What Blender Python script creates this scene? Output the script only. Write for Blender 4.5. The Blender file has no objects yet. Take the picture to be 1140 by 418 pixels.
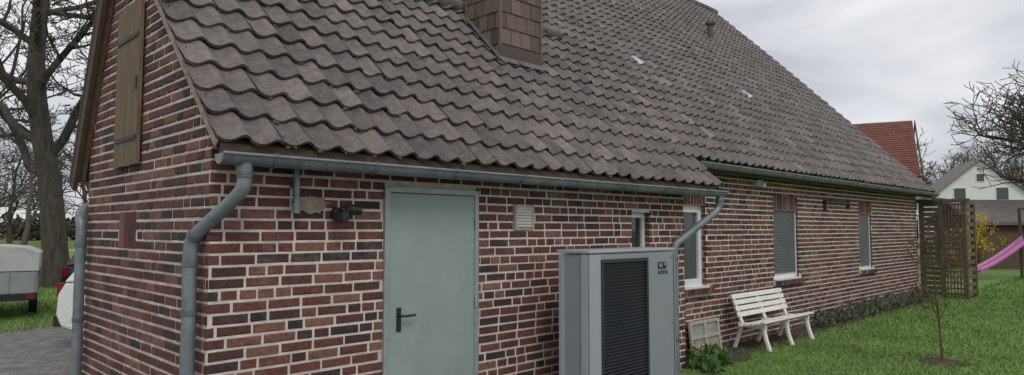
import bpy, math, random
import numpy as np
from mathutils import Vector, Matrix
random.seed(7); rng=np.random.default_rng(7)
sc=bpy.context.scene
V=Vector
# ---------------------------------------------------------------- materials
def new_mat(name):
    m=bpy.data.materials.new(name); m.use_nodes=True
    nt=m.node_tree; b=nt.nodes['Principled BSDF']; return m,nt,b
def mat(name,c1,c2=None,scale=6,rough=.7,metal=0,bump=0,bscale=None,stretch=(1,1,1),lo=.35,hi=.65,spec=.5,over=None):
    m,nt,b=new_mat(name)
    b.inputs['Roughness'].default_value=rough; b.inputs['Metallic'].default_value=metal
    b.inputs['Specular IOR Level'].default_value=spec
    tc=nt.nodes.new('ShaderNodeTexCoord'); mp=nt.nodes.new('ShaderNodeMapping')
    mp.inputs['Scale'].default_value=stretch
    nt.links.new(tc.outputs['Object'],mp.inputs['Vector'])
    if c2 is None: c2=tuple(x*.8 for x in c1)
    n=nt.nodes.new('ShaderNodeTexNoise'); n.inputs['Scale'].default_value=scale; n.inputs['Detail'].default_value=6
    n.inputs['Roughness'].default_value=.65
    nt.links.new(mp.outputs[0],n.inputs['Vector'])
    r=nt.nodes.new('ShaderNodeValToRGB')
    r.color_ramp.elements[0].position=lo; r.color_ramp.elements[0].color=(*c1,1)
    r.color_ramp.elements[1].position=hi; r.color_ramp.elements[1].color=(*c2,1)
    nt.links.new(n.outputs['Fac'],r.inputs['Fac']); col=r.outputs[0]
    if over:
        c3,s3,l3,h3,a3=over
        n4=nt.nodes.new('ShaderNodeTexNoise'); n4.inputs['Scale'].default_value=s3; n4.inputs['Detail'].default_value=7; n4.inputs['Roughness'].default_value=.7
        nt.links.new(mp.outputs[0],n4.inputs['Vector'])
        m4=nt.nodes.new('ShaderNodeMapRange'); m4.inputs['From Min'].default_value=l3; m4.inputs['From Max'].default_value=h3; m4.inputs['To Max'].default_value=a3
        nt.links.new(n4.outputs['Fac'],m4.inputs['Value'])
        mm=nt.nodes.new('ShaderNodeMix'); mm.data_type='RGBA'
        nt.links.new(m4.outputs[0],mm.inputs['Factor']); nt.links.new(col,mm.inputs['A']); mm.inputs['B'].default_value=(*c3,1); col=mm.outputs['Result']
    nt.links.new(col,b.inputs['Base Color'])
    if bump:
        n2=nt.nodes.new('ShaderNodeTexNoise'); n2.inputs['Scale'].default_value=bscale or scale*4; n2.inputs['Detail'].default_value=5
        nt.links.new(mp.outputs[0],n2.inputs['Vector'])
        bp=nt.nodes.new('ShaderNodeBump'); bp.inputs['Strength'].default_value=bump; bp.inputs['Distance'].default_value=.02
        nt.links.new(n2.outputs['Fac'],bp.inputs['Height']); nt.links.new(bp.outputs[0],b.inputs['Normal'])
    return m
def attr_mat(name,stops,rough=.8,noise_amt=.5,nscale=18,overs=(),bump=.4,bscale=60):
    """colour from per-face attribute 'rnd' through a ramp, times noise, with patches of weathering"""
    m,nt,b=new_mat(name); b.inputs['Roughness'].default_value=rough
    L=nt.links.new
    at=nt.nodes.new('ShaderNodeAttribute'); at.attribute_name='rnd'
    r=nt.nodes.new('ShaderNodeValToRGB'); cr=r.color_ramp
    cr.elements[0].position=stops[0][0]; cr.elements[0].color=(*stops[0][1],1)
    cr.elements[1].position=stops[-1][0]; cr.elements[1].color=(*stops[-1][1],1)
    for p,c in stops[1:-1]:
        e=cr.elements.new(p); e.color=(*c,1)
    L(at.outputs['Fac'],r.inputs['Fac'])
    tc=nt.nodes.new('ShaderNodeTexCoord')
    n=nt.nodes.new('ShaderNodeTexNoise'); n.inputs['Scale'].default_value=nscale; n.inputs['Detail'].default_value=7; n.inputs['Roughness'].default_value=.7
    L(tc.outputs['Object'],n.inputs['Vector'])
    mr=nt.nodes.new('ShaderNodeMapRange'); mr.inputs['From Min'].default_value=.3; mr.inputs['From Max'].default_value=.7
    mr.inputs['To Min'].default_value=1-noise_amt; mr.inputs['To Max'].default_value=1+noise_amt*.8
    L(n.outputs['Fac'],mr.inputs['Value'])
    mx=nt.nodes.new('ShaderNodeVectorMath'); mx.operation='SCALE'
    L(r.outputs[0],mx.inputs[0]); L(mr.outputs[0],mx.inputs['Scale'])
    col=mx.outputs[0]
    for ov,sc_,lo_,hi_,am_ in overs:
        n2=nt.nodes.new('ShaderNodeTexNoise'); n2.inputs['Scale'].default_value=sc_; n2.inputs['Detail'].default_value=8; n2.inputs['Roughness'].default_value=.75
        L(tc.outputs['Object'],n2.inputs['Vector'])
        m2=nt.nodes.new('ShaderNodeMapRange'); m2.inputs['From Min'].default_value=lo_; m2.inputs['From Max'].default_value=hi_
        m2.inputs['To Min'].default_value=0; m2.inputs['To Max'].default_value=am_
        L(n2.outputs['Fac'],m2.inputs['Value'])
        mm=nt.nodes.new('ShaderNodeMix'); mm.data_type='RGBA'
        L(m2.outputs[0],mm.inputs['Factor']); L(col,mm.inputs['A']); mm.inputs['B'].default_value=(*ov,1)
        col=mm.outputs['Result']
    L(col,b.inputs['Base Color'])
    if bump:
        n3=nt.nodes.new('ShaderNodeTexNoise'); n3.inputs['Scale'].default_value=bscale; n3.inputs['Detail'].default_value=6
        L(tc.outputs['Object'],n3.inputs['Vector'])
        bp=nt.nodes.new('ShaderNodeBump'); bp.inputs['Strength'].default_value=bump; bp.inputs['Distance'].default_value=.01
        L(n3.outputs['Fac'],bp.inputs['Height']); L(bp.outputs[0],b.inputs['Normal'])
    return m

BR=[(0,(.035,.024,.025)),(.22,(.075,.034,.031)),(.5,(.128,.043,.035)),(.8,(.155,.052,.041)),(1,(.22,.105,.08))]
M_brick=attr_mat('brick',BR,rough=.88,noise_amt=.48,nscale=25,
    overs=[((.42,.37,.32),1.7,.55,.82,.50),((.45,.40,.35),30,.60,.76,.55),((.03,.02,.02),9,.56,.75,.6)])
M_mortar=mat('mortar',(.72,.68,.60),(.52,.48,.42),scale=7,rough=.95,bump=.5,bscale=70,over=((.24,.21,.19),1.4,.56,.80,.6))
M_tile=attr_mat('clay_roof_tile',[(0,(.075,.060,.058)),(.4,(.128,.104,.100)),(.75,(.170,.141,.134)),(.96,(.235,.20,.185)),(.97,(.45,.52,.58)),(1,(.5,.56,.6))],
    rough=.64,noise_amt=.42,nscale=12,bump=.45,bscale=50,
    overs=[((.05,.042,.038),1.6,.48,.75,.6),((.15,.15,.095),6,.52,.72,.6),((.38,.36,.31),34,.575,.70,.7),((.05,.055,.03),55,.60,.70,.6)])
M_moss=mat('moss',(.05,.065,.02),(.13,.14,.06),scale=20,rough=1)
M_slate=attr_mat('brown_shingle',[(0,(.085,.055,.044)),(.5,(.125,.083,.066)),(1,(.17,.118,.095))],rough=.6,noise_amt=.25,bump=.2,overs=[((.25,.23,.2),20,.6,.75,.4)])
M_zinc=mat('zinc',(.15,.18,.19),(.25,.29,.30),scale=5,rough=.5,metal=.35,bump=.05,over=((.10,.11,.10),14,.55,.7,.6))
M_zincd=mat('zinc_dark',(.10,.12,.13),(.17,.19,.2),scale=9,rough=.55,metal=.3)
M_door=mat('painted_steel_door',(.245,.305,.285),(.295,.355,.33),scale=2.2,rough=.42,bump=.02,stretch=(1,1,.5),over=((.35,.39,.36),9,.55,.8,.4))
M_doorf=mat('galvanised_frame',(.36,.40,.39),(.27,.31,.30),scale=10,rough=.45,metal=.3)
M_black=mat('black_plastic',(.012,.012,.013),(.02,.02,.02),rough=.4)
M_white=mat('white_paint',(.74,.74,.72),(.62,.62,.59),scale=12,rough=.55)
M_bench=mat('old_white_paint',(.76,.75,.70),(.50,.48,.42),scale=14,rough=.6,lo=.5,hi=.75,bump=.15)
M_pvc=mat('white_window_frame',(.78,.79,.79),(.7,.71,.71),scale=4,rough=.35)
M_glass=mat('window_glass',(.02,.025,.028),(.03,.035,.038),scale=2,rough=.04,spec=.9)
M_curt=mat('curtain',(.10,.11,.115),(.05,.055,.06),scale=5,rough=.15,stretch=(8,1,.3))
M_shut=mat('grey_shutter',(.105,.12,.135),(.14,.155,.17),scale=5,rough=.5)
M_hatch=mat('weathered_wood',(.21,.155,.095),(.125,.09,.056),scale=6,rough=.85,bump=.4,bscale=18,stretch=(5,5,.5))
M_dwood=mat('dark_wood',(.07,.042,.028),(.11,.07,.045),scale=6,rough=.85,bump=.3,stretch=(1,1,4))
M_gwood=mat('grey_weathered_wood',(.15,.105,.07),(.08,.06,.043),scale=6,rough=.9,bump=.3,stretch=(4,4,1))
M_fwood=mat('fence_wood',(.13,.085,.055),(.075,.05,.035),scale=5,rough=.9,bump=.3,stretch=(6,6,.6))
M_pump=mat('grey_powder_coat',(.26,.285,.305),(.285,.31,.33),scale=1.5,rough=.38,metal=.15)
M_pumpl=mat('light_grey_powder_coat',(.35,.38,.40),(.38,.41,.43),scale=1.5,rough=.38,metal=.15)
M_louv=mat('anthracite_louvre',(.022,.026,.032),(.03,.034,.04),scale=3,rough=.4)
M_iron=mat('dark_iron',(.03,.03,.03),(.06,.05,.045),scale=12,rough=.6,metal=.4)
M_vent=mat('beige_vent',(.48,.44,.36),(.38,.34,.28),scale=12,rough=.7)
M_patch=mat('repair_mortar',(.40,.33,.26),(.26,.20,.16),scale=12,rough=.95,bump=.6)
M_bark=mat('bark',(.085,.075,.058),(.035,.03,.024),scale=3.5,rough=.95,bump=.9,bscale=10,stretch=(3,3,.5))
M_bark2=mat('twig_bark',(.075,.060,.048),(.11,.09,.072),scale=4,rough=.95)
M_ivy=mat('ivy_leaf',(.03,.055,.018),(.06,.09,.03),scale=6,rough=.6)
M_grass=mat('lawn',(.09,.17,.03),(.15,.23,.055),scale=1.1,rough=.95,bump=.8,bscale=40,lo=.3,hi=.7,over=((.19,.18,.09),2.3,.56,.74,.6))
M_blade=attr_mat('grass_blade',[(0,(.08,.165,.022)),(.5,(.145,.27,.038)),(.85,(.215,.34,.07)),(1,(.32,.33,.14))],rough=.6,noise_amt=.5,nscale=.9,bump=0,overs=[((.24,.25,.10),1.6,.54,.74,.5)])
M_red=mat('red_lens',(.25,.012,.012),(.18,.01,.01),rough=.2)
M_tire=mat('tyre',(.015,.015,.015),(.03,.03,.03),rough=.9)
M_alu=mat('aluminium',(.45,.46,.47),(.35,.36,.37),rough=.35,metal=.7)
M_tarp=mat('trailer_cover',(.47,.48,.47),(.36,.37,.36),scale=3,rough=.6,bump=.2,bscale=4)
M_trail=mat('trailer_side',(.34,.35,.36),(.26,.28,.29),scale=5,rough=.5,metal=.3)
M_redroof=mat('red_tiles',(.15,.06,.042),(.23,.095,.065),scale=2.5,rough=.8,bump=.3,bscale=20)
M_render=mat('white_render',(.76,.76,.74),(.68,.68,.66),scale=1.5,rough=.9)
M_greyroof=mat('grey_roofing',(.15,.135,.125),(.21,.19,.175),scale=3,rough=.85)
M_pink=mat('pink_plastic',(.50,.15,.38),(.42,.12,.32),rough=.35)
M_yel=mat('forsythia_flower',(.72,.50,.02),(.55,.42,.03),scale=9,rough=.7)
M_lav=mat('grey_green_leaf',(.07,.085,.05),(.14,.15,.10),scale=9,rough=.8)
M_scrub=mat('winter_scrub',(.05,.045,.032),(.10,.085,.06),scale=1,rough=.9)
M_leaf=mat('green_leaf',(.05,.11,.025),(.09,.17,.04),scale=9,rough=.6)
M_dead=mat('dead_leaf',(.20,.12,.06),(.12,.07,.035),scale=3,rough=.8)
M_soil=mat('soil',(.085,.06,.042),(.045,.033,.024),scale=14,rough=1,bump=.8)
M_conc=mat('concrete',(.30,.29,.27),(.22,.21,.2),scale=9,rough=.9,bump=.3)
def brick_tex(name,ax,bw=.25,rh=.079,ms=.007,c1=(.17,.05,.04),c2=(.10,.035,.03),mo=(.4,.36,.3),rot=0):
    m,nt,b=new_mat(name); b.inputs['Roughness'].default_value=.9
    tc=nt.nodes.new('ShaderNodeTexCoord'); sp=nt.nodes.new('ShaderNodeSeparateXYZ'); cb=nt.nodes.new('ShaderNodeCombineXYZ')
    mp=nt.nodes.new('ShaderNodeMapping'); mp.inputs['Rotation'].default_value=(0,0,rot)
    nt.links.new(tc.outputs['Object'],mp.inputs[0]); nt.links.new(mp.outputs[0],sp.inputs[0])
    nt.links.new(sp.outputs[ax[0]],cb.inputs['X']); nt.links.new(sp.outputs[ax[1]],cb.inputs['Y'])
    bt=nt.nodes.new('ShaderNodeTexBrick'); bt.inputs['Scale'].default_value=1
    bt.inputs['Brick Width'].default_value=bw; bt.inputs['Row Height'].default_value=rh; bt.inputs['Mortar Size'].default_value=ms
    bt.inputs['Color1'].default_value=(*c1,1); bt.inputs['Color2'].default_value=(*c2,1); bt.inputs['Mortar'].default_value=(*mo,1)
    nt.links.new(cb.outputs[0],bt.inputs['Vector'])
    n=nt.nodes.new('ShaderNodeTexNoise'); n.inputs['Scale'].default_value=4; n.inputs['Detail'].default_value=8
    nt.links.new(tc.outputs['Object'],n.inputs['Vector'])
    mr=nt.nodes.new('ShaderNodeMapRange'); mr.inputs['From Min'].default_value=.3; mr.inputs['From Max'].default_value=.7; mr.inputs['To Min'].default_value=.65; mr.inputs['To Max'].default_value=1.25
    nt.links.new(n.outputs['Fac'],mr.inputs['Value'])
    mx=nt.nodes.new('ShaderNodeVectorMath'); mx.operation='SCALE'; nt.links.new(bt.outputs['Color'],mx.inputs[0]); nt.links.new(mr.outputs[0],mx.inputs['Scale'])
    nt.links.new(mx.outputs[0],b.inputs['Base Color'])
    return m
M_bwx=brick_tex('brickwork_side','YZ'); M_bwy=brick_tex('brickwork_long','XZ')
M_pave=brick_tex('concrete_pavers','XY',.2,.1,.005,(.20,.195,.185),(.155,.15,.145),(.08,.08,.07),rot=.3)

# ---------------------------------------------------------------- builders
def empty(name,loc=(0,0,0),rotz=0):
    e=bpy.data.objects.new(name,None); e.location=loc; e.rotation_euler=(0,0,rotz); sc.collection.objects.link(e); return e
class MB:
    def __init__(s): s.v=[]; s.f=[]; s.mi=[]; s.mats=[]; s.r=[]
    def midx(s,m):
        if m not in s.mats: s.mats.append(m)
        return s.mats.index(m)
    def add(s,vs,fs,m,r=0.0):
        o=len(s.v); k=s.midx(m)
        s.v.extend([tuple(p) for p in vs])
        for f in fs: s.f.append(tuple(i+o for i in f)); s.mi.append(k); s.r.append(r)
    def box(s,c,d,m,R=None,r=0.0,taper=1.0):
        x,y,z=d[0]/2,d[1]/2,d[2]/2
        vs=[V((sx*x*(taper if sz>0 else 1),sy*y*(taper if sz>0 else 1),sz*z)) for sz in(-1,1) for sy in(-1,1) for sx in(-1,1)]
        if R is not None: vs=[R@v for v in vs]
        c=V(c); vs=[v+c for v in vs]
        s.add(vs,[(0,2,3,1),(4,5,7,6),(0,1,5,4),(2,6,7,3),(0,4,6,2),(1,3,7,5)],m,r)
    def tube(s,pts,rad,m,n=8,cap=True,r=0.0):
        pts=[V(p) for p in pts]; rads=rad if isinstance(rad,(list,tuple)) else [rad]*len(pts)
        vs=[];fs=[]; up=None
        for i,p in enumerate(pts):
            a=pts[max(i-1,0)]; b=pts[min(i+1,len(pts)-1)]; t=(b-a)
            t=t.normalized() if t.length>1e-9 else V((0,0,1))
            if up is None:
                up=V((0,0,1)) if abs(t.z)<.9 else V((1,0,0))
            x=t.cross(up); 
            if x.length<1e-4: x=t.cross(V((0,1,0)))
            x.normalize(); y=x.cross(t).normalized(); up=y
            for k in range(n):
                an=2*math.pi*k/n; vs.append(p+(x*math.cos(an)+y*math.sin(an))*rads[i])
        for i in range(len(pts)-1):
            for k in range(n):
                a=i*n+k; b=i*n+(k+1)%n; fs.append((a,a+n,b+n,b))
        if cap: fs.append(tuple(range(n))); fs.append(tuple(range(len(vs)-n,len(vs)))[::-1])
        s.add(vs,fs,m,r)
    def obj(s,name,parent=None,smooth=False,bevel=0,loc=None,rotz=0):
        me=bpy.data.meshes.new(name); me.from_pydata(s.v,[],s.f)
        for m in s.mats: me.materials.append(m)
        me.polygons.foreach_set('material_index',s.mi)
        a=me.attributes.new('rnd','FLOAT','FACE'); a.data.foreach_set('value',s.r)
        if smooth: me.polygons.foreach_set('use_smooth',[True]*len(s.f))
        me.update(); o=bpy.data.objects.new(name,me); sc.collection.objects.link(o)
        if bevel:
            b=o.modifiers.new('bevel','BEVEL'); b.width=bevel; b.segments=2; b.limit_method='ANGLE'
        if smooth:
            try:
                me.set_sharp_from_angle(angle=math.radians(42))
            except Exception: pass
        if parent: o.parent=parent
        if loc is not None: o.location=loc; o.rotation_euler=(0,0,rotz)
        return o
def smoothpath(pts,it=2):
    pts=[V(p) for p in pts]
    for _ in range(it):
        q=[pts[0]]
        for i in range(len(pts)-1):
            a,b=pts[i],pts[i+1]; q+= [a*.75+b*.25,a*.25+b*.75]
        q.append(pts[-1]); pts=q
    return pts

house=empty('brick_house')
# ---------------------------------------------------------------- brick walls
def soldier(mb,O,U,N,u0,u1,z0,z1,horizontal=False):
    n=max(1,round((u1-u0)/.079)); w=(u1-u0)/n
    for i in range(n):
        brick1(mb,O,U,N,u0+i*w+.007,u0+(i+1)*w-.007,z0+.005,z1-.008)
def brick1(mb,O,U,N,a,b,z0,z1,dep=None):
    d=dep if dep is not None else .005+random.random()*.006
    if random.random()<.03: d-=.004
    j=lambda: random.uniform(-.0035,.0035)
    Z=V((0,0,1)); e=.006
    tz=random.uniform(-.002,.002)
    P=[(a,z0),(b,z0+tz),(b,z1+tz),(a,z1)]; Q=[(a+e,z0+e),(b-e,z0+e+tz),(b-e,z1-e+tz),(a+e,z1-e)]
    vs=[O+U*p[0]+Z*p[1] for p in P]+[O+U*(p[0]+j())+Z*(p[1]+j())+N*d for p in Q]
    t=random.random()
    mb.add(vs,[(4,5,6,7),(0,1,5,4),(1,2,6,5),(2,3,7,6),(3,0,4,7)],M_brick,t)
def bricks(mb,O,U,N,W,z0,z1,openings,clip=None):
    row=.079; nrow=int((z1-z0)/row)+1
    for r in range(nrow):
        za=z0+r*row+.008+random.uniform(-.002,.002); zb=za+.0605
        if za>z1: break
        iv=[(0,W)] if clip is None else [clip((za+zb)/2)]
        if iv[0][1]-iv[0][0]<.03: continue
        for (ou0,ou1,oz0,oz1) in openings:
            if zb>oz0+.02 and za<oz1-.02:
                nv=[]
                for a,b in iv:
                    if ou1<=a or ou0>=b: nv.append((a,b)); continue
                    if ou0>a: nv.append((a,ou0))
                    if ou1<b: nv.append((ou1,b))
                iv=nv
        u=-random.random()*.25-(.12 if r%2 else 0)
        while u<W:
            L=.235 if random.random()<(.85 if r%2 else .5) else .112
            L+=random.uniform(-.006,.006)
            a,b=u,u+L; u=b+random.uniform(.014,.022)
            for ia,ib in iv:
                ca,cb=max(a,ia),min(b,ib)
                if cb-ca>.03: brick1(mb,O,U,N,ca,cb,za,zb)
def panel(mb,O,U,N,W,z0,z1,openings,m):
    us=sorted({0,W,*[o[0] for o in openings],*[o[1] for o in openings]})
    zs=sorted({z0,z1,*[min(max(o[2],z0),z1) for o in openings],*[min(max(o[3],z0),z1) for o in openings]})
    Z=V((0,0,1))
    for i in range(len(us)-1):
        for j in range(len(zs)-1):
            cu=(us[i]+us[i+1])/2; cz=(zs[j]+zs[j+1])/2
            if any(o[0]<cu<o[1] and o[2]<cz<o[3] for o in openings): continue
            mb.add([O+U*us[i]+Z*zs[j],O+U*us[i+1]+Z*zs[j],O+U*us[i+1]+Z*zs[j+1],O+U*us[i]+Z*zs[j+1]],[(0,1,2,3)],m)
UX=V((1,0,0)); NY=V((0,-1,0))
ANX=5.9; YM=.45; RX=17.9
DT=2.09
front_op=[(1.37,2.36,0,DT),(4.77,5.14,1.3,1.94)]
mb=MB()
bricks(mb,V((-.006,0,0)),UX,NY,ANX+.01,0,2.5,[(a+.006,b+.006,c,d) for a,b,c,d in front_op]+[(2.83+.006,3.10,1.74,1.985),(.64,.84,1.87,1.98)])
panel(mb,V((0,0,0)),UX,NY,ANX,-.1,2.52,front_op,M_mortar)
mb.obj('annex_front_wall',house)
wins=[(6.2,7.26,.93,2.09),(9.52,10.52,.90,2.07),(13.65,14.45,.90,2.08)]
mw=[(a-ANX,b-ANX,c,d) for a,b,c,d in wins]
mb=MB(); O=V((ANX,YM,0))
bricks(mb,O,UX,NY,RX-ANX,0,2.9,mw+[(a,b,d,d+.24) for a,b,c,d in mw]+[(a-.06,b+.1,c-.10,c) for a,b,c,d in mw])
for a,b,c,d in mw: soldier(mb,O,UX,NY,a,b,d,d+.24)
panel(mb,O,UX,NY,RX-ANX,-.1,2.95,mw,M_mortar)
mb.obj('main_long_wall',house)
mb=MB()
bricks(mb,V((ANX,0,0)),V((0,1,0)),V((1,0,0)),YM,0,2.55,[])
panel(mb,V((ANX,0,0)),V((0,1,0)),V((1,0,0)),YM,-.1,2.55,[],M_mortar)
mb.obj('annex_return_wall',house)
GY=3.0; RY=2.07; RZ=4.58; BS=2.1
def front_z(y): return y+2.51
def back_z(y): return RZ-(y-RY)*BS
def gclip(z):
    ymin=max(0,z-2.51-.02); ymax=min(GY,RY+(RZ-z)/BS-.02)
    if ymax<=ymin: return (0,0)
    return (GY-ymax,GY-ymin)
UG=V((0,-1,0)); NG=V((-1,0,0)); OG=V((0,GY,0))
mb=MB()
bricks(mb,OG,UG,NG,GY+.006,0,4.5,[(GY-1.98,GY-1.52,1.58,1.90)],gclip)
soldier(mb,OG,UG,NG,GY-1.98,GY-1.52,1.58,1.90)
mb.add([(0,GY,-.1),(0,0,-.1),(0,0,2.51),(0,RY,RZ),(0,GY,back_z(GY))],[(0,1,2,3,4)],M_mortar)
mb.obj('annex_gable_wall',house)
mb=MB()
mb.add([(0,GY,-.1),(5.9,GY,-.1),(5.9,GY,2.4),(0,GY,2.4)],[(0,1,2,3)],M_bwy)
mb.add([(5.9,12.2,-.1),(RX,12.2,-.1),(RX,12.2,2.9),(5.9,12.2,2.9)],[(0,1,2,3)],M_bwy)
for x in (5.9,RX):
    y0=YM if x>6 else YM+.003
    mb.add([(x,y0,-.1),(x,12.2,-.1),(x,12.2,2.9),(x,6.3,8.75),(x,y0,2.9)],[(0,1,2,3,4)],M_bwx)
mb.obj('rear_and_side_walls',house)

# ---------------------------------------------------------------- roof tiles
c45=math.sqrt(.5)
def RP(x,d,h): return (x,-.22+d*c45-h*c45,2.29+d*c45+h*c45)
TW=6.5/29; TE=.285; X0=-.075
NC=83; NR=33; C1=29; CM=25; RA=12
mb=MB(); NU=10
def prof(u):
    return .046*(0.5+0.5*math.cos(2*math.pi*(u-.78)))**1.2
def tile(c,r):
    x=X0+c*TW+random.uniform(-.004,.004); d=r*TE
    sag=.014*math.sin(x*.9+1)*math.sin(d*.7)
    lift=.038+random.uniform(-.005,.008); dj=random.uniform(-.011,.011); tw=random.uniform(-.008,.008)
    vs=[]
    for k,(dd,hh) in enumerate([(dj,lift-.024),(dj-.002,lift),(dj+.02,lift-.001),(TE*.6,lift*.5),(TE+.03,.004)]):
        for i in range(NU+1):
            u=i/NU*1.06
            h=hh+prof(u)+sag+tw*(u-.5)
            du=0
            if k<3: du=-.02*(0.5-0.5*math.cos(2*math.pi*min(u,1)))+.01
            vs.append(RP(x+u*TW,d+dd+du,h))
    fs=[]; n=NU+1
    for k in range(4):
        for i in range(NU): a=k*n+i; fs.append((a,a+1,a+1+n,a+n))
    rv=random.triangular(0,.95,.45)
    if (c,r) in [(35,11),(53,11)]: rv=.99
    mb.add(vs,fs,M_tile,rv)
def has(c,r): return not((r<2 and c>=C1) or (r>=RA and c<CM))
for r in range(NR):
    for c in range(NC):
        if has(c,r): tile(c,r)
mb.obj('roof_tiles',house,smooth=True)
mb=MB()
def blob(p,s,m):
    vs=[];n=6
    for k,(rr,hh) in enumerate(((1,0),(.75,.55),(.0,.8))):
        for i in range(n if k<2 else 1):
            a=2*math.pi*i/n+random.uniform(-.3,.3); q=rr*s*random.uniform(.75,1.2)
            vs.append(V(p)+V((math.cos(a)*q, (math.sin(a)*q-hh*s)*c45,(math.sin(a)*q+hh*s)*c45)))
    fs=[(i,(i+1)%n,n+(i+1)%n,n+i) for i in range(n)]+[(n+i,n+(i+1)%n,2*n) for i in range(n)]
    mb.add(vs,fs,m)
for i in range(3200):
    c=random.randrange(0,NC); r=random.randrange(0,NR)
    if not has(c,r): continue
    dens=.5+.5*math.sin(c*.37+r*.5)*math.sin(c*.11-r*.23)
    if random.random()>dens: continue
    u=random.gauss(.28,.1); blob(RP(X0+(c+u)*TW,r*TE-.008+random.uniform(-.01,.012),.02+prof(u)),random.uniform(.006,.024),M_moss)
mb.obj('roof_moss',house,smooth=True)
mb=MB()
def deck(x0,x1,d0,d1,h0,h1,m):
    P=[RP(x,d,h) for h in(h0,h1) for d in(d0,d1) for x in(x0,x1)]
    mb.add(P,[(0,2,3,1),(4,5,7,6),(0,1,5,4),(2,6,7,3),(0,4,6,2),(1,3,7,5)],m)
deck(-.05,6.40,.02,3.24,-.05,-.004,M_dwood)
deck(5.45,18.50,.60,9.22,-.05,-.003,M_dwood)
deck(-.062,-.052,.0,3.24,-.03,.02,M_patch)
deck(18.53,18.57,.56,9.22,-.14,.03,M_dwood)
mb.box((3.17,-.205,2.24),(6.4,.02,.12),M_dwood)
mb.box((12.45,.225,2.61),(12.1,.02,.13),M_dwood)
mb.box((12.2,.34,2.66),(11.6,.2,.02),M_dwood)
mb.box((6.41,-.02,2.42),(.02,.5,.1),M_dwood,R=Matrix.Rotation(math.radians(45),3,'X'))
YE=3.22
mb.add([(-.12,RY,RZ+.05),(5.6,RY,RZ+.05),(5.6,YE,back_z(YE)+.05),(-.12,YE,back_z(YE)+.05)],[(0,1,2,3)],M_tile,.5)
mb.add([(5.45,6.3,8.86),(18.57,6.3,8.86),(18.57,12.5,2.66),(5.45,12.5,2.66)],[(0,1,2,3)],M_tile,.5)
def bar(a,b,w,h,m):
    a=V(a);b=V(b); d=(b-a); L=d.length; q=d.to_track_quat('X','Z').to_matrix()
    mb.box((a+b)/2,(L,w,h),m,R=q)
bar((-.09,RY-.02,RZ+.0),(-.09,YE,back_z(YE)-.0),.04,.2,M_dwood)
bar((-.04,RY,RZ-.12),(-.04,YE-.08,back_z(YE-.08)-.12),.06,.05,M_hatch)
mb.obj('roof_structure',house)
mb=MB()
x=-.1
while x<5.7:
    mb.tube([(x,RY,RZ+.03),(x+.36,RY,RZ+.05)],[.11,.095],M_tile,n=12,r=random.random()*.9); x+=.33
x=5.4
while x<18.3:
    mb.tube([(x,6.31,8.85),(x+.36,6.31,8.87)],[.12,.1],M_tile,n=12,r=random.random()*.9); x+=.33
mb.obj('ridge_tiles',house,smooth=True)

# ---------------------------------------------------------------- chimney
mb=MB()
cx0,cx1,cy0,cy1=3.89,4.59,1.27,1.87
cz0=3.6;cz1=6.4
mb.box(((cx0+cx1)/2,(cy0+cy1)/2,(cz0+cz1)/2),(cx1-cx0-.03,cy1-cy0-.03,cz1-cz0),M_slate,r=.1)
def slates(O,U,N,W):
    sh=.20; n=4; w=W/n
    z=0;row=0
    while z<cz1-cz0:
        off=0 if row%2==0 else -w/2
        i=0
        while off+i*w<W-.001:
            a=max(0,off+i*w)+.003; b=min(W,off+(i+1)*w)-.003; i+=1
            if b-a<.02: continue
            Z=V((0,0,1)); dd=.018+random.uniform(-.003,.003)
            vs=[O+U*a+Z*z+N*dd,O+U*b+Z*z+N*dd,O+U*b+Z*(z+sh+.03)+N*.004,O+U*a+Z*(z+sh+.03)+N*.004,O+U*a+Z*z,O+U*b+Z*z]
            mb.add(vs,[(0,1,2,3),(4,5,1,0)],M_slate,random.random())
        z+=sh; row+=1
slates(V((cx0,cy0,cz0)),V((1,0,0)),V((0,-1,0)),cx1-cx0)
slates(V((cx0,cy1,cz0)),V((0,-1,0)),V((-1,0,0)),cy1-cy0)
slates(V((cx1,cy0,cz0)),V((0,1,0)),V((1,0,0)),cy1-cy0)
slates(V((cx1,cy1,cz0)),V((-1,0,0)),V((0,1,0)),cx1-cx0)
for px,py in((cx0-.012,cy0-.012),(cx1+.012,cy0-.012),(cx0-.012,cy1+.012),(cx1+.012,cy1+.012)):
    mb.box((px,py,(cz0+cz1)/2),(.03,.03,cz1-cz0),M_slate,r=.9)
mb.box(((cx0+cx1)/2,(cy0+cy1)/2,cz1+.04),(cx1-cx0+.12,cy1-cy0+.12,.08),M_mortar)
Rf=Matrix.Rotation(math.radians(45),3,'X')
mb.box(((cx0+cx1)/2,cy0-.06,front_z(cy0-.06)+.075),(cx1-cx0+.12,.14,.012),M_zincd,R=Rf)
mb.box(((cx0+cx1)/2,cy0-.03,front_z(cy0)+.12),(cx1-cx0+.05,.01,.14),M_slate,r=.0)
mb.box((cx0-.04,(cy0+cy1)/2-.05,front_z((cy0+cy1)/2-.05)+.07),(.07,.9,.012),M_zincd,R=Rf)
mb.obj('chimney',house)
mb=MB()
p=V((14.3,4.15,front_z(4.15)))
mb.tube([p+V((0,0,-.05)),p+V((0,0,.42))],.075,M_tile,n=14,r=.1)
mb.tube([p+V((0,0,.42)),p+V((0,0,.5)),p+V((0,0,.55))],[.13,.12,.03],M_tile,n=14,r=.1)
mb.obj('roof_vent_pipe',house,smooth=True)

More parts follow.
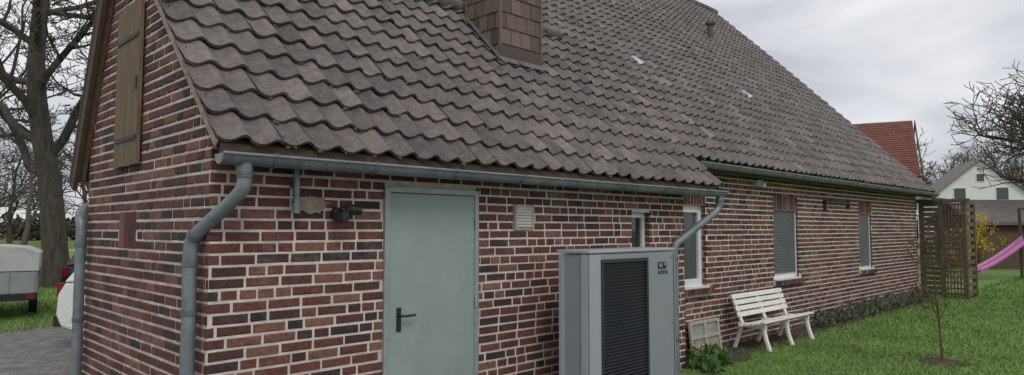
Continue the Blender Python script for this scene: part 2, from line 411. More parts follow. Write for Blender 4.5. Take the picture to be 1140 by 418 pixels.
# ---------------------------------------------------------------- gutters, downpipes
def gutter(x0,x1,y,z,R=.068):
    mb=MB(); n=12; vs=[];fs=[]
    for x in (x0,x1):
        for rr in (R,R-.004):
            for i in range(n+1):
                a=math.pi*i/n; vs.append((x,y-math.cos(a)*rr,z-math.sin(a)*rr))
    k=n+1
    for i in range(n):
        fs.append((i,i+1,2*k+i+1,2*k+i)); fs.append((k+i,3*k+i,3*k+i+1,k+i+1))
    mb.add(vs,fs,M_zinc)
    for x in (x0,x1):
        c=[(x,y-math.cos(math.pi*i/n)*R*.99,z-math.sin(math.pi*i/n)*R*.99) for i in range(n+1)]
        mb.add(c,[tuple(range(n+1))],M_zinc)
    mb.tube([(x0,y-R-.004,z),(x1,y-R-.004,z)],.011,M_zinc,n=8)
    x=x0+.35
    while x<x1:
        pts=[(x,y-math.cos(math.pi*i/10)*(R+.004),z-math.sin(math.pi*i/10)*(R+.004)) for i in range(11)]
        for i in range(10):
            a=V(pts[i]);b=V(pts[i+1]); q=(b-a).to_track_quat('Y','Z').to_matrix()
            mb.box((a+b)/2,(.028,(b-a).length*1.05,.005),M_zincd,R=q)
        mb.tube([(x,y-R-.004,z-.006),(x,y-R-.004,z+.018)],.016,M_zincd,n=6)
        x+=.78
    mb.obj('gutter',house,smooth=True)
gutter(-.06,6.44,-.27,2.225)
gutter(6.46,18.52,.13,2.65)
def pipe(pts,straight_to,rad,name,collars):
    mb=MB()
    sp=smoothpath(pts,3)
    mb.tube(sp+[V(straight_to)],rad,M_zinc,n=16)
    for c,ax in collars:
        c=V(c); ax=V(ax).normalized()
        mb.tube([c-ax*.02,c+ax*.02],rad+.006,M_zincd,n=16)
    mb.obj(name,house,smooth=True)
pipe([(.11,-.27,2.19),(.11,-.27,2.06),(.10,-.25,1.98),(-.05,.07,1.73),(-.075,.12,1.66),(-.075,.12,1.5)],(-.075,.12,0),.046,'downpipe',
  [((.11,-.27,2.10),(0,0,1)),((-.06,.09,1.70),(-.1,.3,-.4)),((-.075,.12,1.52),(0,0,1)),((-.075,.12,1.2),(0,0,1)),((-.075,.12,.35),(0,0,1))])
pipe([(6.34,-.27,2.19),(6.34,-.27,2.06),(6.32,-.25,1.98),(5.66,-.08,1.60),(5.58,-.06,1.54),(5.58,-.06,1.4)],(5.58,-.06,0),.046,'downpipe.001',
  [((6.34,-.27,2.10),(0,0,1)),((5.58,-.06,1.38),(0,0,1)),((5.58,-.06,.4),(0,0,1))])
pipe([(.1,3.28,1.98),(-.0,3.21,1.95),(-.08,2.96,1.86),(-.08,2.88,1.8),(-.08,2.88,1.6)],(-.08,2.88,0),.046,'downpipe.002',
  [((-.08,2.88,1.6),(0,0,1)),((-.08,2.88,.9),(0,0,1))])
# ---------------------------------------------------------------- door
mb=MB()
mb.box((1.385,-.006,DT/2),(.05,.05,DT),M_doorf); mb.box((2.345,-.006,DT/2),(.05,.05,DT),M_doorf)
mb.box((1.865,-.006,DT-.02),(.91,.05,.05),M_doorf)
mb.box((1.865,-.002,DT/2-.02),(.905,.045,DT-.06),M_door)
for z in(.35,1.1,1.8): mb.tube([(2.325,-.04,z-.05),(2.325,-.04,z+.05)],.012,M_doorf,n=8)
mb.obj('steel_door',house,bevel=.004)
mb=MB()
mb.box((1.50,-.03,1.02),(.04,.01,.19),M_black)
mb.tube(smoothpath([(1.50,-.03,1.05),(1.50,-.085,1.05),(1.53,-.088,1.05),(1.63,-.08,1.05)],2),.010,M_black,n=8)
mb.obj('door_handle',house,smooth=True)
# ---------------------------------------------------------------- windows
def window(x0,x1,z0,z1,y,name,kind,mull=True):
    mb=MB(); D=.10
    for a,b in(((x0,z0),(x0,z1)),((x1,z0),(x1,z1)),((x0,z1),(x1,z1)),((x0,z0),(x1,z0))):
        mb.add([(a[0],y,a[1]),(b[0],y,b[1]),(b[0],y+D+.06,b[1]),(a[0],y+D+.06,a[1])],[(0,1,2,3)],M_bwx if a[0]==b[0] else M_brick,.4)
    f=.055; yy=y+D-.03
    mb.box((x0+f/2+.002,yy+.03,(z0+z1)/2),(f,.06,z1-z0-.006),M_pvc); mb.box((x1-f/2-.002,yy+.03,(z0+z1)/2),(f,.06,z1-z0-.006),M_pvc)
    mb.box(((x0+x1)/2,yy+.028,z1-f/2-.003),(x1-x0-2*f-.004,.056,f),M_pvc); mb.box(((x0+x1)/2,yy+.028,z0+f/2+.003),(x1-x0-2*f-.004,.056,f),M_pvc)
    g=.045; a0=x0+f+.004; a1=x1-f-.004; b0=z0+f+.004; b1=z1-f-.004
    if x1-x0>.5:
        mb.box((a0+g/2,yy+.02,(b0+b1)/2),(g,.05,b1-b0),M_pvc); mb.box((a1-g/2,yy+.02,(b0+b1)/2),(g,.05,b1-b0),M_pvc)
        mb.box(((a0+a1)/2,yy+.018,b1-g/2),(a1-a0-2*g,.046,g),M_pvc); mb.box(((a0+a1)/2,yy+.018,b0+g/2),(a1-a0-2*g,.046,g),M_pvc)
    mb.box(((x0+x1)/2,yy+.035,(z0+z1)/2),(x1-x0-.1,.008,z1-z0-.1),M_glass if kind!='curtain' else M_curt)
    if kind=='shutter':
        z=z1-.03; 
        while z>z0+.06:
            mb.box(((x0+x1)/2,yy-.02,z),(x1-x0-.05,.012,.042),M_shut,R=Matrix.Rotation(.15,3,'X')); z-=.047
        for xx in(x0+.02,x1-.02): mb.box((xx,yy-.02,(z0+z1)/2),(.03,.03,z1-z0-.01),M_pvc)
    if kind!='small':
        mb.box(((x0+x1)/2,y+.02,z0-.008),(x1-x0+.02,.14,.02),M_pvc,R=Matrix.Rotation(.1,3,'X'))
        n=round((x1-x0+.14)/.079); w=(x1-x0+.14)/n
        mb.box(((x0+x1)/2+.02,y-.005,z0-.06),(x1-x0+.15,.08,.07),M_mortar)
        for i in range(n):
            mb.box((x0-.05+(i+.5)*w,y-.02,z0-.06),(w-.012,.12,.078),M_brick,r=random.random(),R=Matrix.Rotation(.08,3,'X'))
    mb.obj(name,house)
window(*wins[0],YM,'window','curtain'); window(*wins[1],YM,'window.001','shutter'); window(*wins[2],YM,'window.002','shutter')
window(4.77,5.14,1.3,1.94,0,'window.003','small')
mb=MB()
mb.box((2.965,-.006,1.862),(.265,.02,.24),M_vent)
for i in range(7): mb.box((2.965,-.022,1.775+i*.029),(.215,.016,.014),M_white,R=Matrix.Rotation(.6,3,'X'))
for s in(-1,1): mb.box((2.965+s*.12,-.022,1.862),(.02,.022,.235),M_vent)
mb.obj('vent_grille',house)
mb=MB(); mb.tube([(.57,-.08,2.2),(.57,-.08,1.93)],.022,M_zinc,n=12); mb.tube([(.57,-.08,1.93),(.57,-.08,1.86)],[.03,.028],M_zinc,n=12)
mb.box((.57,-.04,2.05),(.02,.08,.02),M_zincd)
mb.obj('overflow_pipe',house,smooth=True)
mb=MB()
vs=[];n=22
for i in range(n):
    a=2*math.pi*i/n; rr=random.uniform(.75,1.2); vs.append((.74+math.cos(a)*.13*rr,-.0115,1.925+math.sin(a)*.068*rr))
mb.add(vs,[tuple(range(n))],M_patch)
mb.obj('mortar_patch',house)
mb=MB()
mb.tube([(.93,-.0,1.86),(.93,-.06,1.86)],.05,M_black,n=14)
mb.tube(smoothpath([(.93,-.06,1.86),(.93,-.12,1.87),(.97,-.16,1.90)],2),.022,M_black,n=10)
mb.box((.90,-.13,1.84),(.07,.09,.07),M_black,R=Matrix.Rotation(.4,3,'Z'))
mb.tube([(.97,-.09,1.90),(1.08,-.12,1.885)],[.045,.035],M_black,n=12)
mb.box((1.06,-.02,1.89),(.08,.04,.05),M_iron)
mb.obj('motion_sensor_lamp',house,bevel=.004)
mb=MB()
h0,h1=1.42,2.04
for i in range(4):
    w=(h1-h0)/4; mb.box((-.035,h0+(i+.5)*w,2.95+random.uniform(-.008,.008)),(.03,w-.008,1.36),M_hatch)
for z in(2.5,3.35):
    mb.box((-.055,(h0+h1)/2-.02,z),(.008,.55,.035),M_iron); mb.box((-.02,h1+.03,z),(.03,.06,.07),M_iron)
mb.box((-.056,h0+.05,2.95),(.01,.05,.09),M_iron)
mb.obj('wooden_hatch',house)
mb=MB()
mb.box((8.9,.41,2.50),(.16,.08,.08),M_white); mb.tube([(8.9,.37,2.48),(8.9,.30,2.45)],.04,M_white,n=12)
mb.obj('eave_lamp',house)
mb=MB()
mb.box((12.35,YM-.03,2.27),(1.3,.05,.05),M_iron); mb.box((11.75,YM-.03,2.2),(.05,.05,.2),M_iron); mb.box((13.0,YM-.03,2.25),(.05,.05,.16),M_iron)
mb.obj('awning_rail',house)
mb=MB(); 
cwx0,cwx1=6.66,7.42
for zz in(.02,.22,.42): mb.box(((cwx0+cwx1)/2,YM-.11+zz*.12,zz+.02),(cwx1-cwx0,.04,.04),M_vent)
for xx in(cwx0,(cwx0+cwx1)/2,cwx1): mb.box((xx,YM-.09,.23),(.045,.035,.44),M_vent,R=Matrix.Rotation(-.12,3,'X'))
mb.box(((cwx0+cwx1)/2,YM-.075,.23),(cwx1-cwx0-.03,.006,.40),mat('dusty_glass',(.22,.22,.2),(.35,.34,.31),scale=12,rough=.5),R=Matrix.Rotation(-.12,3,'X'))
mb.obj('old_window_frame')

# ---------------------------------------------------------------- heat pump
hp=empty('heat_pump')
hx0=4.76-1.78; hx1=6.15-1.78; hyf=-.80; hyb=hyf+.36; ht=1.555
mb=MB()
W_=hx1-hx0; xm=(hx0+hx1)/2; ym=(hyf+hyb)/2
mb.box((xm,ym,.04),(W_-.1,.30,.08),M_conc)
mb.box((xm,ym+.005,.80),(W_-.012,.34,1.44),M_pump)
mb.obj('casing',hp,bevel=.006)
mb=MB()
mb.box((xm,ym,ht-.012),(W_+.02,.39,.03),M_pumpl); mb.obj('lid',hp,bevel=.008)
mb=MB()
lx0=4.92-1.78; lx1=5.66-1.78; lz0=.12; lz1=1.47; yf=hyf
mb.box(((hx0+lx0)/2,yf+.0,.80),(lx0-hx0,.02,1.44),M_pumpl)
mb.box(((hx1+lx1)/2,yf+.0,.80),(hx1-lx1,.02,1.44),M_pump)
mb.box(((lx0+lx1)/2,yf+.001,(lz1+1.52)/2),(lx1-lx0,.018,1.52-lz1),M_pump)
mb.box((hx0-.002,ym-.13,.8),(.02,.07,1.44),M_pumpl); mb.box((hx0-.002,ym+.14,.8),(.02,.05,1.44),M_pumpl)
mb.box((hx1-.03,yf-.012,.8),(.008,.006,1.40),M_louv)
for z in(.16,.8,1.46): mb.tube([(hx1-.07,yf-.014,z),(hx1-.07,yf-.008,z)],.008,M_iron,n=8)
mb.obj('front_panels',hp,bevel=.005)
mb=MB()
fr=.03
mb.box(((lx0+lx1)/2,yf+.012,(lz0+lz1)/2),(lx1-lx0-.01,.01,lz1-lz0),M_louv)
mb.box((lx0+fr/2,yf-.008,(lz0+lz1)/2),(fr,.024,lz1-lz0),M_louv); mb.box((lx1-fr/2,yf-.008,(lz0+lz1)/2),(fr,.024,lz1-lz0),M_louv)
mb.box(((lx0+lx1)/2,yf-.008,lz1-fr/2),(lx1-lx0-2*fr,.023,fr),M_louv)
z=lz1-fr-.012
while z>lz0:
    mb.box(((lx0+lx1)/2,yf-.004,z),(lx1-lx0-2*fr,.022,.007),M_louv,R=Matrix.Rotation(.6,3,'X')); z-=.03
mb.obj('fan_louvre',hp)
mb=MB()
bx=5.85-1.78
mb.box((bx+.025,yf-.012,1.385),(.075,.004,.07),M_black); mb.box((bx+.105,yf-.012,1.385),(.06,.004,.07),M_black)
mb.box((bx+.028,yf-.0145,1.387),(.045,.003,.034),M_pump); mb.box((bx+.105,yf-.0145,1.40),(.03,.003,.026),M_pump)
mb.obj('maker_mark',hp)
cu=bpy.data.curves.new('badge_text','FONT'); cu.body='NORVA'; cu.size=.052; cu.extrude=.001; cu.offset=.0012
to=bpy.data.objects.new('badge_text',cu); sc.collection.objects.link(to); to.location=(bx-.018,yf-.0115,1.30); to.rotation_euler=(math.radians(90),0,0)
cu.materials.append(M_black); to.parent=hp

# ---------------------------------------------------------------- bench
bench=empty('garden_bench')
mb=MB()
bx0,bx1=7.66,9.42; by0,by1=-.22,.22
L=bx1-bx0
for i in range(5):
    y=by0+.03+i*.085; z=.40-.015*i+(.01 if i==0 else 0); mb.box(((bx0+bx1)/2,y,z),(L,.068,.030),M_bench,R=Matrix.Rotation(-.05,3,'X'))
mb.obj('seat',bench,bevel=.006)
mb=MB()
for i in range(4):
    z=.49+i*.085; y=by1-.02+.03*i; mb.box(((bx0+bx1)/2-.0,y,z),(L-.06,.026,.070),M_bench,R=Matrix.Rotation(-.3,3,'X'))
mb.obj('backrest',bench,bevel=.006)
mb=MB()
for k,xx in enumerate((bx0+.12,(bx0+bx1)/2+.0,bx1-.12)):
    mb.tube(smoothpath([(xx,by0-.02,0),(xx,by0+.05,.2),(xx,by0+.07,.37)],1),.036,M_bench,n=6)
    mb.tube([(xx,by1+.08,0),(xx,by1-.05,.36),(xx,by1+.01,.5),(xx,by1+.115,.77)],.033,M_bench,n=6)
    mb.box((xx,(by0+by1)/2+.02,.345),(.055,.42,.065),M_bench)
mb.obj('legs',bench,bevel=.004)

# ---------------------------------------------------------------- ground
def sheet(name,pts,z,m):
    mb=MB(); mb.add([(p[0],p[1],z) for p in pts],[tuple(range(len(pts)))],m); return mb.obj(name)
sheet('ground',[(-500,-500),(600,-500),(600,600),(-500,600)],0,M_grass)
def W(F,R): return (-1.78+c45*(F+R),-4.6+c45*(F-R))
sheet('paving',[(-14,-1.0),(-9,-12),(5.6,-12),(5.6,-.0),(.0,-.0),(0,3.1),(6,3.1),(6,3.6),(2.0,9.4),(-3.3,14.2),(-12,12)],.004,M_pave)
edge=[(5.9+.4*i,YM-.42-.14*random.random()-(.25 if i<4 else 0)) for i in range(31)]
sheet('soil_border',[(5.9,YM)]+edge+[(18,YM)],.005,M_soil)
def blades(name,n,Fr,tr,hmin,hmax,cond,m,wid=.004):
    F=rng.uniform(*Fr,n); t=rng.uniform(*tr,n)
    X=-1.78+c45*F*(1+t); Y=-4.6+c45*F*(1-t)
    k=cond(X,Y); X=X[k];Y=Y[k];F=F[k]; n=len(X)
    patch=np.sin(X*1.7+np.sin(Y*2.1))*.5+np.sin(X*.6-Y*1.3)*.5
    h=rng.uniform(hmin,hmax,n)*(1+.4*patch); a=rng.uniform(0,2*np.pi,n); w=wid*np.maximum(1,F/6)
    lx=rng.normal(0,.6,n)*h; ly=rng.normal(0,.6,n)*h
    v=np.zeros((n,3,3)); v[:,0,0]=X-np.cos(a)*w; v[:,0,1]=Y-np.sin(a)*w; v[:,1,0]=X+np.cos(a)*w; v[:,1,1]=Y+np.sin(a)*w
    v[:,2,0]=X+lx; v[:,2,1]=Y+ly; v[:,2,2]=h
    me=bpy.data.meshes.new(name); me.vertices.add(n*3); me.vertices.foreach_set('co',v.reshape(-1))
    me.loops.add(n*3); me.loops.foreach_set('vertex_index',np.arange(n*3,dtype=np.int32))
    me.polygons.add(n); me.polygons.foreach_set('loop_start',np.arange(n,dtype=np.int32)*3)
    me.update(calc_edges=True); me.materials.append(m)
    at=me.attributes.new('rnd','FLOAT','FACE'); at.data.foreach_set('value',np.clip(rng.uniform(0,.9,n)+.12*patch,0,1).astype(np.float32))
    o=bpy.data.objects.new(name,me); sc.collection.objects.link(o); return o
blades('lawn_grass',100000,(5.5,27),(.2,.8),.02,.05,lambda X,Y:(Y<YM-.42+rng.normal(0,.08,len(X)))&(X>5.65)&(np.hypot(X-8.66,Y+2.17)>.27),M_blade,.0045)
blades('verge_grass',14000,(10.5,22),(-.8,-.58),.03,.08,lambda X,Y:(X<5)&(Y>9.6),M_blade)
mb=MB(); random.seed(31)
for i in range(260):
    x=random.uniform(6,16); y=random.uniform(-4,.0); 
    if random.random()<.4: x=8.66+random.gauss(0,.5); y=-2.17+random.gauss(0,.4)
    a=random.uniform(0,6.28); s=random.uniform(.02,.04); z=random.uniform(.03,.05)
    c_,s_=math.cos(a)*s,math.sin(a)*s
    mb.add([(x-c_,y-s_,z),(x+s_*.5,y-c_*.5,z+.01),(x+c_,y+s_,z+.005),(x-s_*.5,y+c_*.5,z+.012)],[(0,1,2,3)],M_dead)
mb.obj('fallen_leaves')

def clump(mb,c,r,n,size,m,flat=1.0,up=0):
    for _ in range(n):
        d=V((random.gauss(0,1),random.gauss(0,1),random.gauss(0,1))).normalized()*(random.random()**.4)
        p=V(c)+V((d.x*r[0],d.y*r[1],d.z*r[2]))
        if p.z<.01: p.z=.02
        a=V((random.gauss(0,1),random.gauss(0,1),random.gauss(0,1)+up)).normalized(); b=a.cross(V((random.random(),random.random(),random.random()))).normalized()
        s=size*random.uniform(.6,1.3)
        mb.add([p,p+a*s*.5+b*s*.25,p+a*s,p+a*s*.5-b*s*.25],[(0,1,2,3)],m,random.random())
mb=MB()
x=10.6
while x<17.6:
    clump(mb,(x,YM-.28,.12),(.22,.18,.13+random.random()*.1),90,.08,M_lav,up=1.2)
    x+=.27
mb.obj('lavender_border')
mb=MB()
for i in range(10):
    x=random.uniform(5.75,6.75); y=random.uniform(-.45,.15)
    clump(mb,(x,y,.06),(.09,.09,.09),26,.13,M_leaf,up=1.8)
    clump(mb,(x+.05,y,.04),(.12,.12,.05),14,.08,M_lav)
    if i%2: clump(mb,(x+random.uniform(-.1,.1),y,.22+random.random()*.06),(.025,.025,.02),9,.035,M_yel)
mb.obj('daffodil_plants')

# ---------------------------------------------------------------- trees
def grow(mb,p,d,L,r,lev,maxlev,cfg,m,mt):
    nseg=cfg['seg'][min(lev,len(cfg['seg'])-1)]; pts=[p.copy()]; rs=[r*(1.25 if lev==0 else 1)]; dirs=[d.copy()]
    q=p.copy(); dd=d.copy(); wob=cfg['wob']*(cfg.get('tw',1) if lev==0 else 1)
    for i in range(nseg):
        dd=(dd+V((random.gauss(0,wob),random.gauss(0,wob),random.gauss(0,wob)+cfg['up']*(1 if lev>0 else .6)))).normalized()
        q=q+dd*(L/nseg); pts.append(q.copy()); rs.append(max(r*(1-(1-cfg['tap'])*(i+1)/nseg),cfg['rmin'])); dirs.append(dd.copy())
    mb.tube(pts,rs,m if lev<2 else mt,n=(10,6,4,3,3,3)[min(lev,5)],cap=False)
    if lev>=maxlev: return
    nc=cfg['kids'][lev]
    for k in range(nc):
        f=cfg['first'] if lev==0 else .2
        t=f+(1-f)*((k+random.random())/nc); fi=t*nseg; i=min(int(fi),nseg-1); fr=fi-i
        pp=pts[i].lerp(pts[i+1],fr); rr=rs[i]*(1-fr)+rs[i+1]*fr
        ax=dirs[i+1]; side=ax.cross(V((random.gauss(0,1),random.gauss(0,1),random.gauss(0,1)))).normalized()
        an=math.radians(random.uniform(*cfg['ang']))
        nd=(ax*math.cos(an)+side*math.sin(an)).normalized()
        if nd.z<-.25: nd.z*=-.3; nd.normalize()
        grow(mb,pp,nd,L*random.uniform(*cfg['ls'])*(1.15-.5*t),max(rr*cfg['rs'],cfg['rmin']),lev+1,maxlev,cfg,m,mt)
def tree(name,loc,cfg,L,r,lev,seed,m=M_bark,mt=M_bark2,d=(0,0,1)):
    random.seed(seed); mb=MB(); grow(mb,V(loc),V(d).normalized(),L,r,0,lev,cfg,m,mt); return mb.obj(name,smooth=True)
big=dict(seg=(12,7,5,4,3,2),wob=.16,tw=.35,up=.03,tap=.35,rmin=.011,kids=(17,8,6,5,3),first=.2,ang=(40,80),ls=(.38,.55),rs=.48)
o=tree('bare_tree',(3.15,19.8,0),big,14,.36,5,12,d=(.03,0,1))
orch=dict(seg=(6,6,5,4,3),wob=.20,up=.05,tap=.4,rmin=.018,kids=(10,7,6,4),first=.42,ang=(35,72),ls=(.56,.78),rs=.6)
rt=tree('ivy_tree',(41.9,.2,0),orch,7.6,.40,4,5)
random.seed(21); mb=MB()
for i in range(18): clump(mb,(41.9+random.gauss(0,.3),.2+random.gauss(0,.3),1+i*.38),(.5,.5,.5),60,.2,M_ivy)
mb.obj('ivy_leaves',rt)
sap=dict(seg=(8,5,3,2),wob=.10,tw=.5,up=.06,tap=.35,rmin=.0045,kids=(12,5,3),first=.28,ang=(25,60),ls=(.32,.55),rs=.55)
tree('sapling_tree',(8.66,-2.17,0),sap,1.5,.020,3,9,mt=M_gwood,m=M_gwood)
random.seed(13); mb=MB()
vs=[(8.66,-2.17,.05)]; n=18
for i in range(n):
    a=2*math.pi*i/n; vs.append((8.66+.3*math.cos(a)*random.uniform(.85,1.1),-2.17+.3*math.sin(a)*random.uniform(.85,1.1),.008))
mb.add(vs,[(0,1+i,1+(i+1)%n) for i in range(n)],M_soil)
mb.obj('soil_mound')
random.seed(3); far=dict(seg=(5,4,3,2),wob=.15,up=.05,tap=.4,rmin=.035,kids=(9,6,4),first=.15,ang=(30,70),ls=(.4,.65),rs=.55)
mb=MB()
def Wf(F,t): return W(F,F*t)
spots=[]
for i in range(26): spots.append((random.uniform(100,125),random.uniform(.56,.8)))
for i in range(22): spots.append((random.uniform(60,90),random.uniform(-.82,-.56)))
for F,t in spots:
    x,y=Wf(F,t); grow(mb,V((x,y,0)),V((0,0,1)),random.uniform(7,11)*(1.25 if t>0 else 1),.25,0,3,far,M_bark2,M_bark2)
mb.obj('distant_trees')
mb=MB(); random.seed(5)
for i in range(46):
    F=random.uniform(100,118); t=random.choice([random.uniform(.5,.85),random.uniform(-.85,-.5)]); x,y=Wf(F,t)
    clump(mb,(x,y,1.6),(3.5,3.5,1.9),160,1.0,M_scrub)
mb.obj('distant_hedge')

# ---------------------------------------------------------------- neighbours
def gabled(name,c,rz,w,dep,eave,ridge,mw,mr,over=.4,axis='w'):
    e=empty(name,(c[0],c[1],0),rz); mb=MB(); a=w/2;b=dep/2
    mb.add([(-a,-b,0),(a,-b,0),(a,b,0),(-a,b,0),(-a,-b,eave),(a,-b,eave),(a,b,eave),(-a,b,eave),(-a,0,ridge),(a,0,ridge)],
      [(0,1,5,4),(2,3,7,6),(1,2,6,9,5),(3,0,4,8,7)],mw); mb.obj('walls',e)
    mb=MB(); s=(ridge-eave)/b; A=a+over; B=b+over; ez=eave-over*s
    for sg in(-1,1):
        vs=[(-A,sg*B,ez+.05),(A,sg*B,ez+.05),(A,0,ridge+.05),(-A,0,ridge+.05),(-A,sg*B,ez+.2),(A,sg*B,ez+.2),(A,0,ridge+.2),(-A,0,ridge+.2)]
        mb.add(vs,[(0,1,2,3),(4,5,6,7),(0,1,5,4),(1,2,6,5),(0,3,7,4)],mr)
    mb.obj('roof',e); return e
R45=-math.pi/4
nh=gabled('neighbour_house',W(43.3,18.1),R45-math.radians(27),12.2,9,4.6,8.0,M_bwx,M_redroof,.35)
mb=MB()
for i in range(26):
    t=i/26; mb.box((0,-4.85+4.85*t,4.34+.20+t*3.66),(12.9,.10,.02),M_redroof)
for s_ in(-1,1):
    a=V((6.58,0,8.07));b=V((6.58,s_*4.85,4.35)); q=(b-a).to_track_quat('X','Z').to_matrix(); mb.box((a+b)/2,((b-a).length,.05,.25),M_dwood,R=q)
mb.obj('roof_details',nh)
wh=gabled('white_house',W(80,53.5),R45+math.pi/2-.35,10,8.6,5.6,9.3,M_render,M_greyroof,.35)
mb=MB()
for y,z,w,h in((-2.0,5.6,1.1,1.3),(2.0,5.6,1.1,1.3),(0,7.4,.7,.8),(-2.4,2,1.2,1.3),(2.4,2,1.2,1.3)):
    mb.box((-5.02,y,z),(.06,w+.2,h+.2),M_pvc); mb.box((-5.06,y,z),(.04,w,h),M_glass)
mb.obj('windows',wh)
sh=gabled('garden_shed',W(33,23.4),R45,4.2,3,2.05,2.95,M_dwood,M_greyroof,.3)
mb=MB(); mb.box((-1,-1.52,1.0),(.9,.04,1.9),M_fwood); mb.box((1.1,-1.52,1.4),(.8,.04,.6),M_glass); mb.obj('door_and_window',sh)
fe=empty('wooden_fence',(*W(29.7,0),0),R45); mb=MB()
x=18.6
while x<34:
    mb.box((x,0,.8),(.13,.022,1.55+random.uniform(-.02,.02)),M_fwood); x+=.14
for xx in np.arange(18.6,34,1.9): mb.box((xx,.06,.85),(.09,.09,1.75),M_fwood)
mb.obj('boards',fe)
te=empty('trellis_screen'); mb=MB()
tx=18.25
for y in(.42,-.02,-.52): mb.box((tx,y,1.24),(.10,.10,2.48),M_gwood)
for i in range(19): mb.box((tx-.03,.20,.12+i*.125),(.02,.40,.10),M_gwood)
for i in range(17):
    mb.box((tx-.02,-.27,.12+i*.14),(.015,.48,.035),M_gwood)
for i in range(7): mb.box((tx-.04,-.48+i*.07,1.2),(.015,.03,2.3),M_gwood)
mb.box((tx,-.05,2.46),(.14,1.2,.08),M_gwood); mb.box((tx+.6,.1,2.50),(1.5,.08,.1),M_gwood)
mb.box((tx+.5,-.52,2.42),(1.0,.08,.1),M_gwood); mb.box((tx+.95,-.52,1.2),(.1,.1,2.4),M_gwood)
for i in range(12): mb.box((tx+.5,-.54,.15+i*.19),(.85,.02,.10),M_gwood)
mb.obj('screen',te)
random.seed(8); mb=MB()
for i in range(40):
    y=random.uniform(-.55,.4); clump(mb,(tx-.12,y,random.uniform(.3,2.5)),(.1,.15,.15),10,.06,M_lav)
mb.obj('climbing_plant')
ps=empty('playground_slide'); mb=MB()
B=V((27.95,-.4,1.38)); A=V((26.5,1.05,.22)); side=V((c45,c45,0))*.24
N=10; vs=[];fs=[]
for i in range(N+1):
    t=i/N; p=A.lerp(B,t); p.z=.2+1.18*(t**1.35)
    for q in((-1,.14),(-.9,.0),(.9,.0),(1,.14)): vs.append(p+side*q[0]+V((0,0,q[1])))
for i in range(N):
    for k in range(3): a=i*4+k; fs.append((a,a+1,a+5,a+4))
mb.add(vs,fs,M_pink); o=mb.obj('chute',ps,smooth=True); s_=o.modifiers.new('s','SOLIDIFY'); s_.thickness=.03
mb=MB()
for dx,dy in((0,0),(.9,-.9)):
    for q in(-1,1):
        p=B+V((dx,dy,0))+side*q*1.3; mb.box((p.x,p.y,1.25),(.09,.09,2.5),M_fwood)
p=B+V((.45,-.45,0)); mb.box((p.x,p.y,1.30),(1.2,.7,.05),M_fwood,R=Matrix.Rotation(-math.pi/4,3,'Z'))
mb.box((p.x,p.y,2.45),(1.5,.08,.09),M_fwood,R=Matrix.Rotation(-math.pi/4,3,'Z'))
for i in range(5): mb.box((p.x+.5,p.y-.5,.2+i*.25),(.05,.5,.04),M_fwood,R=Matrix.Rotation(-math.pi/4,3,'Z'))
mb.obj('tower',ps)
random.seed(4); mb=MB()
for i in range(26):
    a=random.uniform(0,6.28); mb.tube([(29,1.35,0),(29+.25*math.cos(a),1.35+.25*math.sin(a),1.0),(29+.6*math.cos(a),1.35+.6*math.sin(a),1.5+random.random()*.6)],.012,M_bark2,n=3)
for i in range(46):
    clump(mb,(29+random.gauss(0,.38),1.2+random.gauss(0,.38),random.uniform(.8,2.25)),(.15,.15,.25),26,.08,M_yel)
mb.obj('forsythia_bush')

